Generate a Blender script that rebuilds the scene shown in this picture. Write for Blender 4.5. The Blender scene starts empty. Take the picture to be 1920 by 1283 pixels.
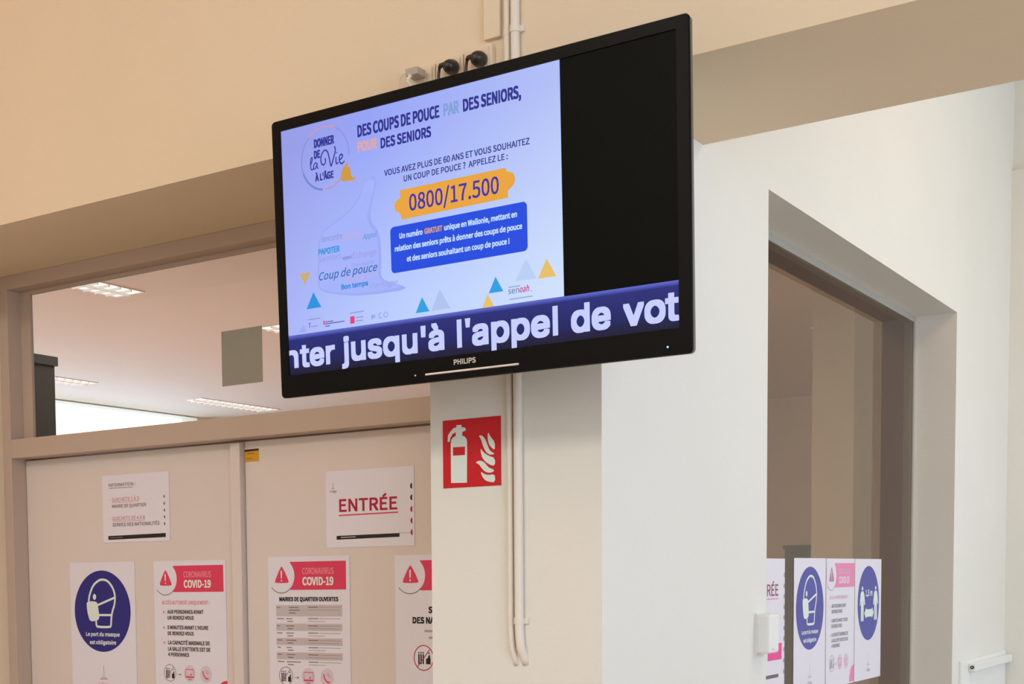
import bpy, bmesh, math
from mathutils import Vector, Matrix
C = bpy.context.scene.collection
sc = bpy.context.scene
PI = math.pi

# ------------------------------------------------------------------ camera, light, exposure
CAM = Vector((1.2642, -2.5619, 1.6))
yaw, pitch, roll = 0.616211, -0.0623532, -0.0118981
fw = Vector((-math.sin(yaw)*math.cos(pitch), math.cos(yaw)*math.cos(pitch), math.sin(pitch)))
rt = Vector((math.cos(yaw), math.sin(yaw), 0))
up = rt.cross(fw)
r2 = rt*math.cos(roll) + up*math.sin(roll)
u2 = -rt*math.sin(roll) + up*math.cos(roll)
cd = bpy.data.cameras.new('camera')
cam = bpy.data.objects.new('camera', cd); C.objects.link(cam)
M4 = Matrix.Identity(4)
for i in range(3):
    M4[i][0], M4[i][1], M4[i][2], M4[i][3] = r2[i], u2[i], -fw[i], CAM[i]
cam.matrix_world = M4
cd.sensor_fit = 'HORIZONTAL'; cd.sensor_width = 36
cd.lens = 2529.55/1920*36
cd.shift_x = (960-727.27)/1920
cd.shift_y = (1238.72-641.5)/1920
cd.clip_start = 0.02; cd.clip_end = 100
sc.camera = cam

w = bpy.data.worlds.new('world'); sc.world = w; w.use_nodes = True
w.node_tree.nodes['Background'].inputs[0].default_value = (0.86, 0.93, 1, 1)
w.node_tree.nodes['Background'].inputs[1].default_value = 2.5
vs = sc.view_settings
vs.view_transform = 'Standard'; vs.look = 'None'; vs.exposure = 0; vs.gamma = 1; vs.use_curve_mapping = False
try:
    sc.cycles.use_denoising = True
    sc.cycles.max_bounces = 10; sc.cycles.diffuse_bounces = 6
    sc.cycles.transparent_max_bounces = 12
    sc.cycles.sample_clamp_indirect = 8
except Exception: pass

def area(name, loc, target, sx, sy, power, col):
    d = bpy.data.lights.new(name, 'AREA'); d.shape = 'RECTANGLE'; d.size = sx; d.size_y = sy
    d.energy = power; d.color = col
    o = bpy.data.objects.new(name, d); C.objects.link(o); o.location = loc
    o.rotation_euler = (Vector(target)-Vector(loc)).to_track_quat('-Z', 'Y').to_euler()
    return o
LIGHTS = [
 # daylight entering through the tall windows on the right-hand side of the hall
 ('daylight_passage', (3.66, 2.4, 2.1), (0, 2.4, 1.9), 2.8, 2.2, 40, (0.36, 0.62, 1.0)),
 ('daylight_hall', (3.66, -2.6, 2.1), (0, -1.6, 1.5), 3.2, 2.2, 62, (0.51, 0.66, 1.0)),
 # warm ceiling lamp of the hall, then unseen fills added for hall and passage
 ('hall_lamp_left', (-2.6, -2.3, 4.05), (-2.4, -1.0, 2.2), 1.3, 0.5, 9, (1.0, 0.25, 0.10)),
 ('hall_fill_rear', (-0.5, -4.8, 4.05), (-0.5, -4.0, 0), 3.0, 1.2, 110, (1.0, 0.965, 0.86)),  # unseen fill added at the rear, stands in for bounced light
 ('passage_fill', (1.9, 2.2, 4.05), (1.9, 2.2, 0), 1.3, 0.5, 26, (1.0, 0.73, 0.42)),  # unseen warm fill added to balance the passage tones
 # daylight through the office windows, and the office ceiling lamps
 ('daylight_office', (-8.75, 5.4, 2.2), (-3, 5.4, 2.4), 5.2, 1.7, 26, (0.52, 0.60, 1.0)),
 ('office_lamps', (-4.8, 3.6, 3.30), (-4.8, 3.6, 0), 3.2, 3.4, 307, (1.0, 0.97, 0.925)),
]
for a_ in LIGHTS: area(*a_)

# ------------------------------------------------------------------ materials
def s2l(c):
    c = c/255.0
    return c/12.92 if c <= 0.04045 else ((c+0.055)/1.055)**2.4
def rgb(r, g, b): return (s2l(r), s2l(g), s2l(b), 1)
def mat(name, col, rough=0.6, metal=0.0, spec=0.3, bump=0.0, bscale=60, var=0.0):
    m = bpy.data.materials.new(name); m.use_nodes = True
    nt = m.node_tree; b = nt.nodes['Principled BSDF']
    b.inputs['Base Color'].default_value = col
    b.inputs['Roughness'].default_value = rough
    b.inputs['Metallic'].default_value = metal
    b.inputs['Specular IOR Level'].default_value = spec
    if bump or var:
        tc = nt.nodes.new('ShaderNodeTexCoord')
        n = nt.nodes.new('ShaderNodeTexNoise'); n.inputs['Scale'].default_value = bscale; n.inputs['Detail'].default_value = 5
        nt.links.new(tc.outputs['Object'], n.inputs['Vector'])
        if bump:
            bp = nt.nodes.new('ShaderNodeBump'); bp.inputs['Strength'].default_value = bump; bp.inputs['Distance'].default_value = 0.004
            nt.links.new(n.outputs['Fac'], bp.inputs['Height']); nt.links.new(bp.outputs['Normal'], b.inputs['Normal'])
        if var:
            n2 = nt.nodes.new('ShaderNodeTexNoise'); n2.inputs['Scale'].default_value = 2.2; n2.inputs['Detail'].default_value = 3
            nt.links.new(tc.outputs['Object'], n2.inputs['Vector'])
            cr = nt.nodes.new('ShaderNodeValToRGB')
            cr.color_ramp.elements[0].position = 0.3; cr.color_ramp.elements[1].position = 0.7
            cr.color_ramp.elements[0].color = tuple(x*(1-var) for x in col[:3]) + (1,)
            cr.color_ramp.elements[1].color = tuple(min(1, x*(1+var)) for x in col[:3]) + (1,)
            nt.links.new(n2.outputs['Fac'], cr.inputs['Fac']); nt.links.new(cr.outputs['Color'], b.inputs['Base Color'])
    return m
def emi(name, col, strength=1.0, gloss=False):
    m = bpy.data.materials.new(name); m.use_nodes = True
    b = m.node_tree.nodes['Principled BSDF']
    b.inputs['Base Color'].default_value = (0.004, 0.004, 0.004, 1)
    b.inputs['Roughness'].default_value = 0.45
    b.inputs['Specular IOR Level'].default_value = 0.15
    b.inputs['Emission Color'].default_value = col
    b.inputs['Emission Strength'].default_value = strength
    return m
def glass(name, tint, refl=0.09):
    m = bpy.data.materials.new(name); m.use_nodes = True
    nt = m.node_tree; nt.nodes.clear()
    out = nt.nodes.new('ShaderNodeOutputMaterial'); mx = nt.nodes.new('ShaderNodeMixShader')
    t = nt.nodes.new('ShaderNodeBsdfTransparent'); g = nt.nodes.new('ShaderNodeBsdfGlossy')
    fr = nt.nodes.new('ShaderNodeFresnel'); fr.inputs['IOR'].default_value = 1.45
    t.inputs[0].default_value = tint; g.inputs['Roughness'].default_value = 0.01
    g.inputs[0].default_value = (0.9, 0.9, 0.9, 1)
    geo = nt.nodes.new('ShaderNodeNewGeometry'); inv = nt.nodes.new('ShaderNodeMath'); inv.operation = 'SUBTRACT'; inv.inputs[0].default_value = 1
    mu = nt.nodes.new('ShaderNodeMath'); mu.operation = 'MULTIPLY'
    nt.links.new(geo.outputs['Backfacing'], inv.inputs[1]); nt.links.new(inv.outputs[0], mu.inputs[0]); nt.links.new(fr.outputs[0], mu.inputs[1])
    nt.links.new(mu.outputs[0], mx.inputs[0]); nt.links.new(t.outputs[0], mx.inputs[1]); nt.links.new(g.outputs[0], mx.inputs[2])
    nt.links.new(mx.outputs[0], out.inputs[0])
    return m

WALL = mat('wall_paint', rgb(232, 228, 219), 0.75, bump=0.12, bscale=90, var=0.012)
WARMWALL = mat('warm_light_wall_paint', rgb(232, 211, 181), 0.75, bump=0.12, bscale=90, var=0.012)  # the wall paint again, with warm lamplight tinted into its colour
CEIL = mat('ceiling_paint', rgb(235, 232, 226), 0.85, var=0.01)
FRAME = mat('frame_paint', rgb(191, 170, 154), 0.5, bump=0.05, bscale=120, var=0.015)
DOOR = mat('door_laminate', rgb(222, 209, 202), 0.55, bump=0.06, bscale=160, var=0.02)
FLOOR = mat('hall_floor', rgb(176, 160, 140), 0.4, var=0.06)
OFLOOR = mat('office_floor', rgb(178, 128, 100), 0.6, var=0.05)
WFRAME = mat('window_frame_paint', rgb(176, 172, 162), 0.5, var=0.01)
LINING = mat('brown_lining', rgb(150, 105, 80), 0.6, var=0.05)
GLASS = glass('clear_glass', (0.93, 0.95, 0.94, 1))
TINT = glass('brown_tinted_glass', (0.62, 0.555, 0.46, 1))
WHITEPL = mat('white_plastic', rgb(238, 238, 234), 0.35, spec=0.4)
CREAMPL = mat('cream_plastic', rgb(234, 225, 212), 0.45, spec=0.3)
BOXPL = mat('socket_plastic', rgb(231, 211, 182), 0.5, spec=0.25)
PAPER = mat('laminated_paper', rgb(230, 225, 234), 0.45)
BLACKPL = mat('black_plug_plastic', rgb(44, 36, 30), 0.35, spec=0.5)
GREYSHEET = mat('grey_sheet', rgb(172, 163, 152), 0.7, var=0.03)
DARKWOOD = mat('dark_brown_panel', rgb(36, 31, 27), 0.5, var=0.08)
DARKGREEN = mat('dark_grey_green_panel', rgb(92, 98, 88), 0.6)
METAL = mat('brushed_metal', rgb(190, 190, 190), 0.35, metal=0.9)
RED = mat('sign_red', rgb(208, 24, 34), 0.4)
SIGNW = mat('sign_white', rgb(226, 234, 226), 0.45)
BLUE = mat('print_blue', rgb(46, 42, 128), 0.4)
PINK = mat('print_crimson', rgb(224, 62, 96), 0.45)
PINKL = mat('print_light_pink', rgb(240, 150, 165), 0.5)
PINKT = mat('print_pink_text', rgb(226, 130, 148), 0.5)
INK = mat('print_black', rgb(38, 30, 28), 0.5)
GREYI = mat('print_grey', rgb(120, 104, 102), 0.5)
GREYL = mat('print_light_grey', rgb(200, 188, 190), 0.6)
LILAC = mat('print_lilac', rgb(220, 200, 212), 0.6)
CRIM = mat('print_dark_crimson', rgb(178, 28, 62), 0.5)
HAZE_P = mat('hazed_pink', rgb(236, 140, 180), 0.5)  # window poster prints: glass reflection and brighter light mixed into these colours
HAZE_B = mat('hazed_blue', rgb(82, 84, 165), 0.45)
HAZE_T = mat('hazed_plum', rgb(186, 130, 165), 0.5)
HAZE_G = mat('hazed_grey', rgb(160, 158, 162), 0.5)
HAZE_L = mat('hazed_pale', rgb(232, 196, 214), 0.5)
MAGENTA = mat('print_magenta', rgb(240, 80, 150), 0.5)
YELLOW = mat('sticker_yellow', rgb(214, 158, 36), 0.5, var=0.05)
TVBODY = mat('tv_black_plastic', rgb(10, 8, 6), 0.4, spec=0.11)
TVSIDE = mat('tv_side_plastic', rgb(104, 98, 90), 0.3, spec=0.5)

# ------------------------------------------------------------------ helpers
def link(name, me, m=None, parent=None):
    o = bpy.data.objects.new(name, me); C.objects.link(o)
    if m is not None:
        me.materials.append(m)
    if parent is not None: o.parent = parent
    return o
def obj(name, bm, m, parent=None, smooth=False, bevel=0.0):
    bmesh.ops.remove_doubles(bm, verts=bm.verts, dist=1e-6)
    me = bpy.data.meshes.new(name); bm.to_mesh(me); bm.free()
    if smooth:
        for p in me.polygons: p.use_smooth = True
    o = link(name, me, m, parent)
    if bevel:
        md = o.modifiers.new('bevel', 'BEVEL'); md.width = bevel; md.segments = 3; md.limit_method = 'ANGLE'
    return o
def bx(bm, x0, x1, y0, y1, z0, z1):
    vs_ = [bm.verts.new(p) for p in ((x0,y0,z0),(x1,y0,z0),(x1,y1,z0),(x0,y1,z0),(x0,y0,z1),(x1,y0,z1),(x1,y1,z1),(x0,y1,z1))]
    for f in ((0,3,2,1),(4,5,6,7),(0,1,5,4),(1,2,6,5),(2,3,7,6),(3,0,4,7)):
        bm.faces.new([vs_[i] for i in f])
def boxes(*bs):
    bm = bmesh.new()
    for b in bs: bx(bm, *b)
    me_bm = bm
    return me_bm
def nodoub(name, bm, m, parent=None, bevel=0.0):
    me = bpy.data.meshes.new(name); bm.to_mesh(me); bm.free()
    o = link(name, me, m, parent)
    if bevel:
        md = o.modifiers.new('bevel', 'BEVEL'); md.width = bevel; md.segments = 3; md.limit_method = 'ANGLE'
    return o
def struct(name, bm, m, label=None, bevel=0.0):
    o = nodoub(name, bm, m, None, bevel); o['kind'] = 'structure'
    if label: o['label'] = label
    return o
def tag(o, label, cat, group=None):
    o['label'] = label; o['category'] = cat
    if group: o['group'] = group
    return o
def empty(name, loc, label=None, cat=None, group=None, rot=(0,0,0)):
    o = bpy.data.objects.new(name, None); C.objects.link(o); o.location = loc; o.rotation_euler = rot
    o.empty_display_size = 0.05
    if label: tag(o, label, cat, group)
    return o
def tube(bm, pts, r, n=14, caps=True):
    pts = [Vector(p) for p in pts]; rings = []
    ref = None
    for i, p in enumerate(pts):
        d = (pts[min(i+1, len(pts)-1)] - pts[max(i-1, 0)]).normalized()
        if ref is None: ref = Vector((1,0,0)) if abs(d.x) < .9 else Vector((0,0,1))
        a = (ref - d*ref.dot(d)).normalized(); b = d.cross(a); ref = a
        rr = r[i] if isinstance(r, (list, tuple)) else r
        rings.append([bm.verts.new(p + a*rr*math.cos(2*PI*k/n) + b*rr*math.sin(2*PI*k/n)) for k in range(n)])
    for i in range(len(rings)-1):
        for k in range(n):
            bm.faces.new((rings[i][k], rings[i][(k+1)%n], rings[i+1][(k+1)%n], rings[i+1][k]))
    if caps:
        bm.faces.new(rings[0][::-1]); bm.faces.new(rings[-1])

import os
def bundled(fn):   # sans-serif faces that ship with Blender; its built-in font is the fallback
    try:
        fp = os.path.join(bpy.utils.resource_path('LOCAL'), 'datafiles', 'fonts', fn)
        return bpy.data.fonts.load(fp) if os.path.exists(fp) else None
    except Exception: return None
NARROW = bundled('Noto Sans CJK Regular.woff2')
GROTESK = bundled('Inter.woff2')
# text outlines, cached, cap height 1
_txt = {}
def text_mesh(s, font=None, shear=0.0):
    k = (s, font.name if font else '', shear)
    if k in _txt: return _txt[k]
    def ev(t):
        c = bpy.data.curves.new('lettering_curve', 'FONT'); c.body = t; c.size = 1; c.shear = shear
        if font: c.font = font
        c.resolution_u = 3; c.fill_mode = 'FRONT'
        o = bpy.data.objects.new('lettering_tmp', c); C.objects.link(o)
        bpy.context.view_layer.update()
        dg = bpy.context.evaluated_depsgraph_get()
        m = o.evaluated_get(dg).to_mesh()
        vs_ = [(v.co.x, v.co.y) for v in m.vertices]; fs = [tuple(p.vertices) for p in m.polygons]
        o.evaluated_get(dg).to_mesh_clear()
        bpy.data.objects.remove(o); bpy.data.curves.remove(c)
        return vs_, fs
    hv, _ = ev('H'); H = max(v[1] for v in hv); B0 = min(v[1] for v in hv)
    v, f = ev(s)
    x0 = min(a[0] for a in v); x1 = max(a[0] for a in v)
    v = [((a-x0)/(x1-x0), (b-B0)/(H-B0)) for a, b in v]
    _txt[k] = (v, f); return v, f

SQ = [(1, 0), (1, 1), (0, 1), (-1, 1), (-1, 0), (-1, -1), (0, -1), (1, -1)]
class Sheet:
    """flat print on a sheet: coordinates in mm, x right, z up; layers lie 0.25 mm apart towards the viewer"""
    def __init__(s, parent, y0=-0.0006, sx=1.0, sz=1.0, dx=0.0, dz=0.0):
        s.p = parent; s.y0 = y0; s.sx = sx; s.sz = sz; s.dx = dx; s.dz = dz
    def P(s, x, z, L): return ((x*s.sx+s.dx)/1000, s.y0 - L*0.00025, (z*s.sz+s.dz)/1000)
    def emit(s, name, polys, m, L, parent=None):
        bm = bmesh.new()
        for pl_ in polys:
            verts, faces = pl_[0], pl_[1]; Lk = L + (pl_[2] if len(pl_) > 2 else 0)
            vv = [bm.verts.new(s.P(x, z, Lk)) for x, z in verts]
            for f in faces:
                try: bm.faces.new([vv[i] for i in f])
                except Exception: pass
        bmesh.ops.recalc_face_normals(bm, faces=bm.faces)
        return obj(name, bm, m, parent or s.p)
    def text(s, t, x0, x1, base, cap, m, L=1, bold=0.0, shear=0.0, slope=0.0, clip=None, name='lettering', parent=None, font=NARROW):
        if isinstance(t, list):
            for (q, a, b, bs, cp) in t: s.text(q, a, b, bs, cp, m, L, bold, shear, slope, None, name, parent, font)
            return
        items = [(t, x0, x1, base, cap)]
        polys = []
        for (q, a, b, bs, cp) in items:
            v, f = text_mesh(q, font, shear)
            r = (bold + (.014 if font else 0))*cp                      # heavier strokes: the outline is swept round a small square
            nk = 8 if r else 1
            for kk in range(nk):
                dx, dz = (r*SQ[kk][0], r*SQ[kk][1]) if r else (0, 0)
                polys.append(([(a+r+u*(b-a-2*r)+dx, bs+r+h*(cp-2*r) + dz) for u, h in v], f, kk*0.004))
        o = s.emit(name, polys, m, L, parent)
        if clip is not None:
            bm = bmesh.new(); bm.from_mesh(o.data)
            bmesh.ops.bisect_plane(bm, geom=bm.verts[:]+bm.edges[:]+bm.faces[:], plane_co=(s.P(clip,0,0)[0],0,0), plane_no=(-1,0,0), clear_outer=True)
            bm.to_mesh(o.data); bm.free()
        return o
    def poly(s, name, pts, m, L=1, parent=None):
        ps = pts if isinstance(pts[0][0], (tuple, list)) else [pts]
        return s.emit(name, [(p, [tuple(range(len(p)))]) for p in ps], m, L, parent)
    def ell(s, name, cx, cz, rx, rz, m, L=1, n=48, a0=0, a1=360, parent=None):
        full = (a1-a0) >= 360
        pts = [(cx+rx*math.cos(math.radians(a0+(a1-a0)*k/n)), cz+rz*math.sin(math.radians(a0+(a1-a0)*k/n))) for k in range(n if full else n+1)]
        return s.poly(name, pts, m, L, parent)
    def _stroke(s, pts, wd, closed=False):
        pts = [Vector((p[0], p[1])) for p in pts]; n = len(pts); vl = []; fl = []
        for i in range(n):
            a = pts[(i-1)%n] if (closed or i > 0) else pts[i]; b = pts[(i+1)%n] if (closed or i < n-1) else pts[i]
            d = (b-a).normalized(); nn = Vector((-d.y, d.x))*wd/2
            vl += [tuple(pts[i]+nn), tuple(pts[i]-nn)]
        for i in range(n if closed else n-1):
            j = (i+1)%n; fl.append((2*i, 2*i+1, 2*j+1, 2*j))
        return vl, fl
    def stroke(s, name, lines, wd, m, L=1, closed=False, parent=None):
        ls = lines if isinstance(lines[0][0], (tuple, list)) else [lines]
        o = s.emit(name, [s._stroke(l, wd, closed) for l in ls], m, L, parent)
        if len(ls) > 1 and name in ('small_print', 'table_rows', 'small_words', 'small_lines', 'tower_mark', 'telephone_symbol', 'monitor_symbol', 'logo_mark'): o['kind'] = 'stuff'
        return o
def arc(cx, cz, rx, rz, a0, a1, n=24):
    return [(cx+rx*math.cos(math.radians(a0+(a1-a0)*k/n)), cz+rz*math.sin(math.radians(a0+(a1-a0)*k/n))) for k in range(n+1)]
def smooth(pts, it=2, closed=False):
    for _ in range(it):
        q = []
        n = len(pts)
        rng = range(n) if closed else range(n-1)
        if not closed: q.append(pts[0])
        for i in rng:
            a, b = pts[i], pts[(i+1)%n]
            q += [(a[0]*.75+b[0]*.25, a[1]*.75+b[1]*.25), (a[0]*.25+b[0]*.75, a[1]*.25+b[1]*.75)]
        if not closed: q.append(pts[-1])
        pts = q
    return pts
def rrect(x0, x1, z0, z1, r, n=6):
    out = []
    for cx, cz, a in ((x1-r, z1-r, 0), (x0+r, z1-r, 90), (x0+r, z0+r, 180), (x1-r, z0+r, 270)):
        out += [(cx+r*math.cos(math.radians(a+90*k/n)), cz+r*math.sin(math.radians(a+90*k/n))) for k in range(n+1)]
    return out

# ------------------------------------------------------------------ the setting
ZL = 2.61      # underside of the lintel
ZC = 4.2       # hall ceiling
struct('floor', boxes((-4.2, 3.9, -6.2, 4.4, -0.1, 0)), FLOOR, 'hall floor')
struct('floor', boxes((-9.2, -0.285, 0.54, 11.2, -0.1, 0)), OFLOOR, 'office floor behind the doors')
struct('ceiling', boxes((-4.2, 3.9, -6.2, 0.0, ZC, ZC+0.1), (0.0, 3.9, 0.0, 4.4, ZC, ZC+0.1)), CEIL, 'hall ceiling')
struct('ceiling', boxes((-9.2, -0.285, 0.54, 11.2, 3.35, 3.45)), CEIL, 'white office ceiling seen through the transom')
# wall with the lintel, the pillar and the wall left of the doors
struct('wall_front', boxes((-4.2, 0.0, 0.0, 0.54, ZL, ZC), (0.0, 3.9, 0.0, 0.54, ZL, ZC), (-4.2, -2.432, 0.0, 0.54, 0, ZL)), WARMWALL,
       'wall with warm lamplight in its paint colour, and its lintel over the doors and the passage')
struct('wall_pillar', boxes((-0.425, 0.0, 0.0, 0.54, 0, ZL)), WALL, 'white pillar below the television')
# side wall with the window opening
struct('wall_side', boxes((-0.285, 0.0, 0.54, 0.985, 0, ZC), (-0.285, 0.0, 3.11, 4.3, 0, ZC),
       (-0.285, 0.0, 0.985, 3.11, 2.606, ZC), (-0.285, 0.0, 0.985, 3.11, 0, 0.86)), WALL, 'white side wall with the deep window opening')
struct('wall_side', boxes((-0.285, -0.1, 4.3, 11.2, 0, 3.45)), WALL, 'office wall continuing behind the side wall')
struct('wall_back', boxes((0.0, 3.9, 4.145, 4.4, 3.384, ZC), (0.0, 3.9, 4.115, 4.4, 0, 3.384)), WALL, 'pale wall at the far right with a slight ledge')
struct('wall_left', boxes((-4.2, -4.0, -6.2, 0.0, 0, ZC)), WALL, 'left wall of the hall')
struct('wall_rear', boxes((-4.0, 3.7, -6.2, -6.0, 0, ZC)), WALL, 'rear wall of the hall')
struct('wall_right', boxes((3.7, 3.9, -6.2, -4.2, 0, ZC), (3.7, 3.9, -1.0, 1.0, 0, ZC), (3.7, 3.9, 3.8, 4.115, 0, ZC),
       (3.7, 3.9, -4.2, -1.0, 0, 1.0), (3.7, 3.9, -4.2, -1.0, 3.2, ZC), (3.7, 3.9, 1.0, 3.8, 0, 1.0), (3.7, 3.9, 1.0, 3.8, 3.2, ZC)), WALL, 'right wall of the hall with two tall windows')
# office shell
struct('wall_office_left', boxes((-9.2, -8.94, 0.54, 11.2, 0, 1.0), (-9.2, -8.94, 8.35, 11.2, 1.0, 3.35), (-9.2, -8.94, 0.54, 2.2, 1.0, 3.35)), WALL)
struct('wall_office_back', boxes((-8.94, -0.285, 11.0, 11.2, 0, 3.35)), WALL)
struct('wall_office_front', boxes((-9.2, -4.2, 0.44, 0.54, 0, 3.45)), WALL)
struct('wall_office_pillar', boxes((-1.50, -1.24, 6.0, 6.6, 0, 3.35)), WALL, 'square pillar in the office seen through the brown glass')

# door frame: posts, head rail and transom bar
fr = struct('trim_1', boxes((-2.432, -2.391, 0.43, 0.54, 0, 2.61), (-0.47, -0.425, 0.43, 0.54, 0, 2.61),
      (-2.391, -0.47, 0.43, 0.54, 2.565, 2.61), (-2.391, -0.47, 0.43, 0.54, 2.008, 2.071)), FRAME, 'painted frame round the double door and its transom', bevel=0.002)
# transom window
wt = struct('window_2', boxes((-2.391, -2.344, 0.486, 0.4955, 2.071, 2.565), (-0.53, -0.47, 0.486, 0.4955, 2.071, 2.565),
      (-2.344, -0.53, 0.486, 0.4955, 2.5515, 2.565), (-2.344, -0.53, 0.486, 0.4955, 2.071, 2.074)), FRAME, 'wide transom window above the double door', bevel=0.001)
nodoub('pane', boxes((-2.346, -0.525, 0.4885, 0.4935, 2.072, 2.553)), GLASS, wt)
# the two door leaves
d1 = struct('door_1', boxes((-2.389, -1.412, 0.49, 0.53, 0.01, 2.003)), DOOR, 'left leaf of the pale double door', bevel=0.001)
ag = nodoub('astragal', boxes((-1.4505, -1.4125, 0.470, 0.4899, 0.02, 2.0)), DOOR, d1, bevel=0.002)
d2 = struct('door_2', boxes((-1.408, -0.472, 0.49, 0.53, 0.01, 2.003)), DOOR, 'right leaf of the pale double door', bevel=0.001)

# side window with its frame and brown glass, reveal lining behind the glass
w1 = struct('window_1', boxes((-0.195, -0.155, 0.985, 3.11, 2.584, 2.606), (-0.195, -0.155, 3.094, 3.11, 0.86, 2.584),
      (-0.195, -0.155, 0.985, 1.0, 0.86, 2.584), (-0.195, -0.155, 1.0, 3.094, 0.86, 0.90)), WFRAME, 'tall window with brown tinted glass in the white side wall', bevel=0.0015)
nodoub('pane', boxes((-0.168, -0.1600, 0.997, 3.097, 0.895, 2.588)), TINT, w1)
nodoub('lining', boxes((-0.284, -0.196, 0.986, 3.109, 2.600, 2.6055), (-0.284, -0.196, 3.104, 3.1095, 0.861, 2.600), (-0.284, -0.196, 0.9855, 0.991, 0.861, 2.600)), LINING, w1)
# bright office window, mullions just outside what the transom shows
w3 = struct('window_3', boxes((-8.965, -8.943, 2.2, 8.35, 1.0, 1.05), (-8.965, -8.943, 2.2, 8.35, 3.339, 3.3495), (-8.965, -8.943, 2.2, 2.25, 1.05, 3.339),
      (-8.965, -8.943, 8.34, 8.35, 1.05, 3.339)), WFRAME, 'bright office window far left')
nodoub('pane', boxes((-8.950, -8.946, 2.24, 8.345, 1.04, 3.341)), GLASS, w3)
for i, (a, b) in enumerate(((-4.2, -1.0), (1.0, 3.8))):
    wn = struct('window_%d' % (4+i), boxes((3.78, 3.84, a, b, 1.0, 1.06), (3.78, 3.84, a, b, 3.14, 3.2), (3.78, 3.84, a, a+.06, 1.06, 3.14), (3.78, 3.84, b-.06, b, 1.06, 3.14),
         (3.78, 3.84, (a+b)/2-.03, (a+b)/2+.03, 1.06, 3.14)), WFRAME)
    nodoub('pane', boxes((3.80, 3.81, a+.05, b-.05, 1.05, 3.15)), GLASS, wn)

# ------------------------------------------------------------------ office things
def ceiling_light(loc, label):
    t = empty('ceiling_light', loc, label, 'lamp', 'recessed ceiling lights of the office')
    return t
LAMPE = emi('lamp_reflector', (1.0, 0.95, 0.88, 1), 1.6)
LAMPF = mat('lamp_frame', rgb(236, 230, 224), 0.4)
def build_light(t):
    W, Ln, h = 0.25, 1.19, 0.004
    nodoub('frame', boxes((0, W, 0, .012, -.006, 0), (0, W, Ln-.012, Ln, -.006, 0), (0, .012, .012, Ln-.012, -.006, 0), (W-.012, W, .012, Ln-.012, -.006, 0)), LAMPF, t)
    nodoub('reflector', boxes((.012, W-.012, .012, Ln-.012, -.0016, -.0006)), LAMPE, t)
    bs = [(W/2-.004, W/2+.004, .012, Ln-.012, -.018, -.002)]
    n = 13
    for k in range(1, n):
        y = .012 + (Ln-.024)*k/n
        bs.append((.012, W/2-.004, y-.003, y+.003, -.018, -.002)); bs.append((W/2+.004, W-.012, y-.003, y+.003, -.018, -.002))
    nodoub('louvre', boxes(*bs), LAMPF, t)
def copy_tree(o):
    c = o.copy(); C.objects.link(c)
    for ch in [q for q in bpy.data.objects if q.parent == o]:
        d = ch.copy(); C.objects.link(d); d.parent = c
    return c
spots = [(-4.995, 2.22, 'recessed louvred ceiling light nearest the transom, top left through the glass'),
         (-4.995, 4.73, 'recessed louvred ceiling light half hidden by the grey sheet and television'),
         (-8.075, 4.68, 'recessed louvred ceiling light beside the dark tall cabinet'),
         (-8.075, 7.20, 'long louvred ceiling light just above the transom bar'),
         (-1.92, 7.20, 'ceiling light glimpsed through the brown glass left of the pillar')]
proto = None
for x, y, lb in spots:
    if proto is None:
        t = proto = ceiling_light((x, y, 3.35), lb); build_light(t)
    else:
        t = copy_tree(proto); t.location = (x, y, 3.35); t['label'] = lb
t = empty('tall_cabinet', (-4.2, 1.4, 0), 'tall dark brown cabinet with overhanging top behind the left transom glass', 'cabinet')
nodoub('carcass', boxes((-.2, .19, -.45, .64, 0, 2.665)), DARKWOOD, t)
nodoub('top_board', boxes((-.205, .20, -.46, .655, 2.665, 2.71)), DARKWOOD, t)
t = empty('office_cabinet', (-1.7, 7.9, 0), 'low dark grey-green office cabinet behind the brown glass', 'cabinet')
nodoub('carcass', boxes((-.55, .55, -.2, .25, 0, 1.77)), DARKGREEN, t)
nodoub('top_board', boxes((-.56, .56, -.215, .25, 1.77, 1.80)), DARKGREEN, t)
nodoub('door', boxes((-.545, .06, -.218, -.2, .06, 1.76)), DARKGREEN, t)
nodoub('door', boxes((.07, .545, -.218, -.2, .06, 1.76)), DARKGREEN, t)

# ------------------------------------------------------------------ television
TH = math.atan2(.02, .588)
tv = empty('television', (-0.649, -0.250, 1.9915), 'black flat television on the wall showing a blue-lit slide and scrolling text', 'television', rot=(TH, 0, 0))
W, H = 951.5, 588.0
def profile_box(x0, x1, z0, z1, y0, y1, r):
    bm = bmesh.new(); pr = rrect(x0, x1, z0, z1, r)
    a = [bm.verts.new((x/1000, y0/1000, z/1000)) for x, z in pr]; b = [bm.verts.new((x/1000, y1/1000, z/1000)) for x, z in pr]
    n = len(pr); bm.faces.new(a[::-1]); bm.faces.new(b)
    for i in range(n): bm.faces.new((a[i], a[(i+1)%n], b[(i+1)%n], b[i]))
    bmesh.ops.recalc_face_normals(bm, faces=bm.faces)
    return bm
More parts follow.
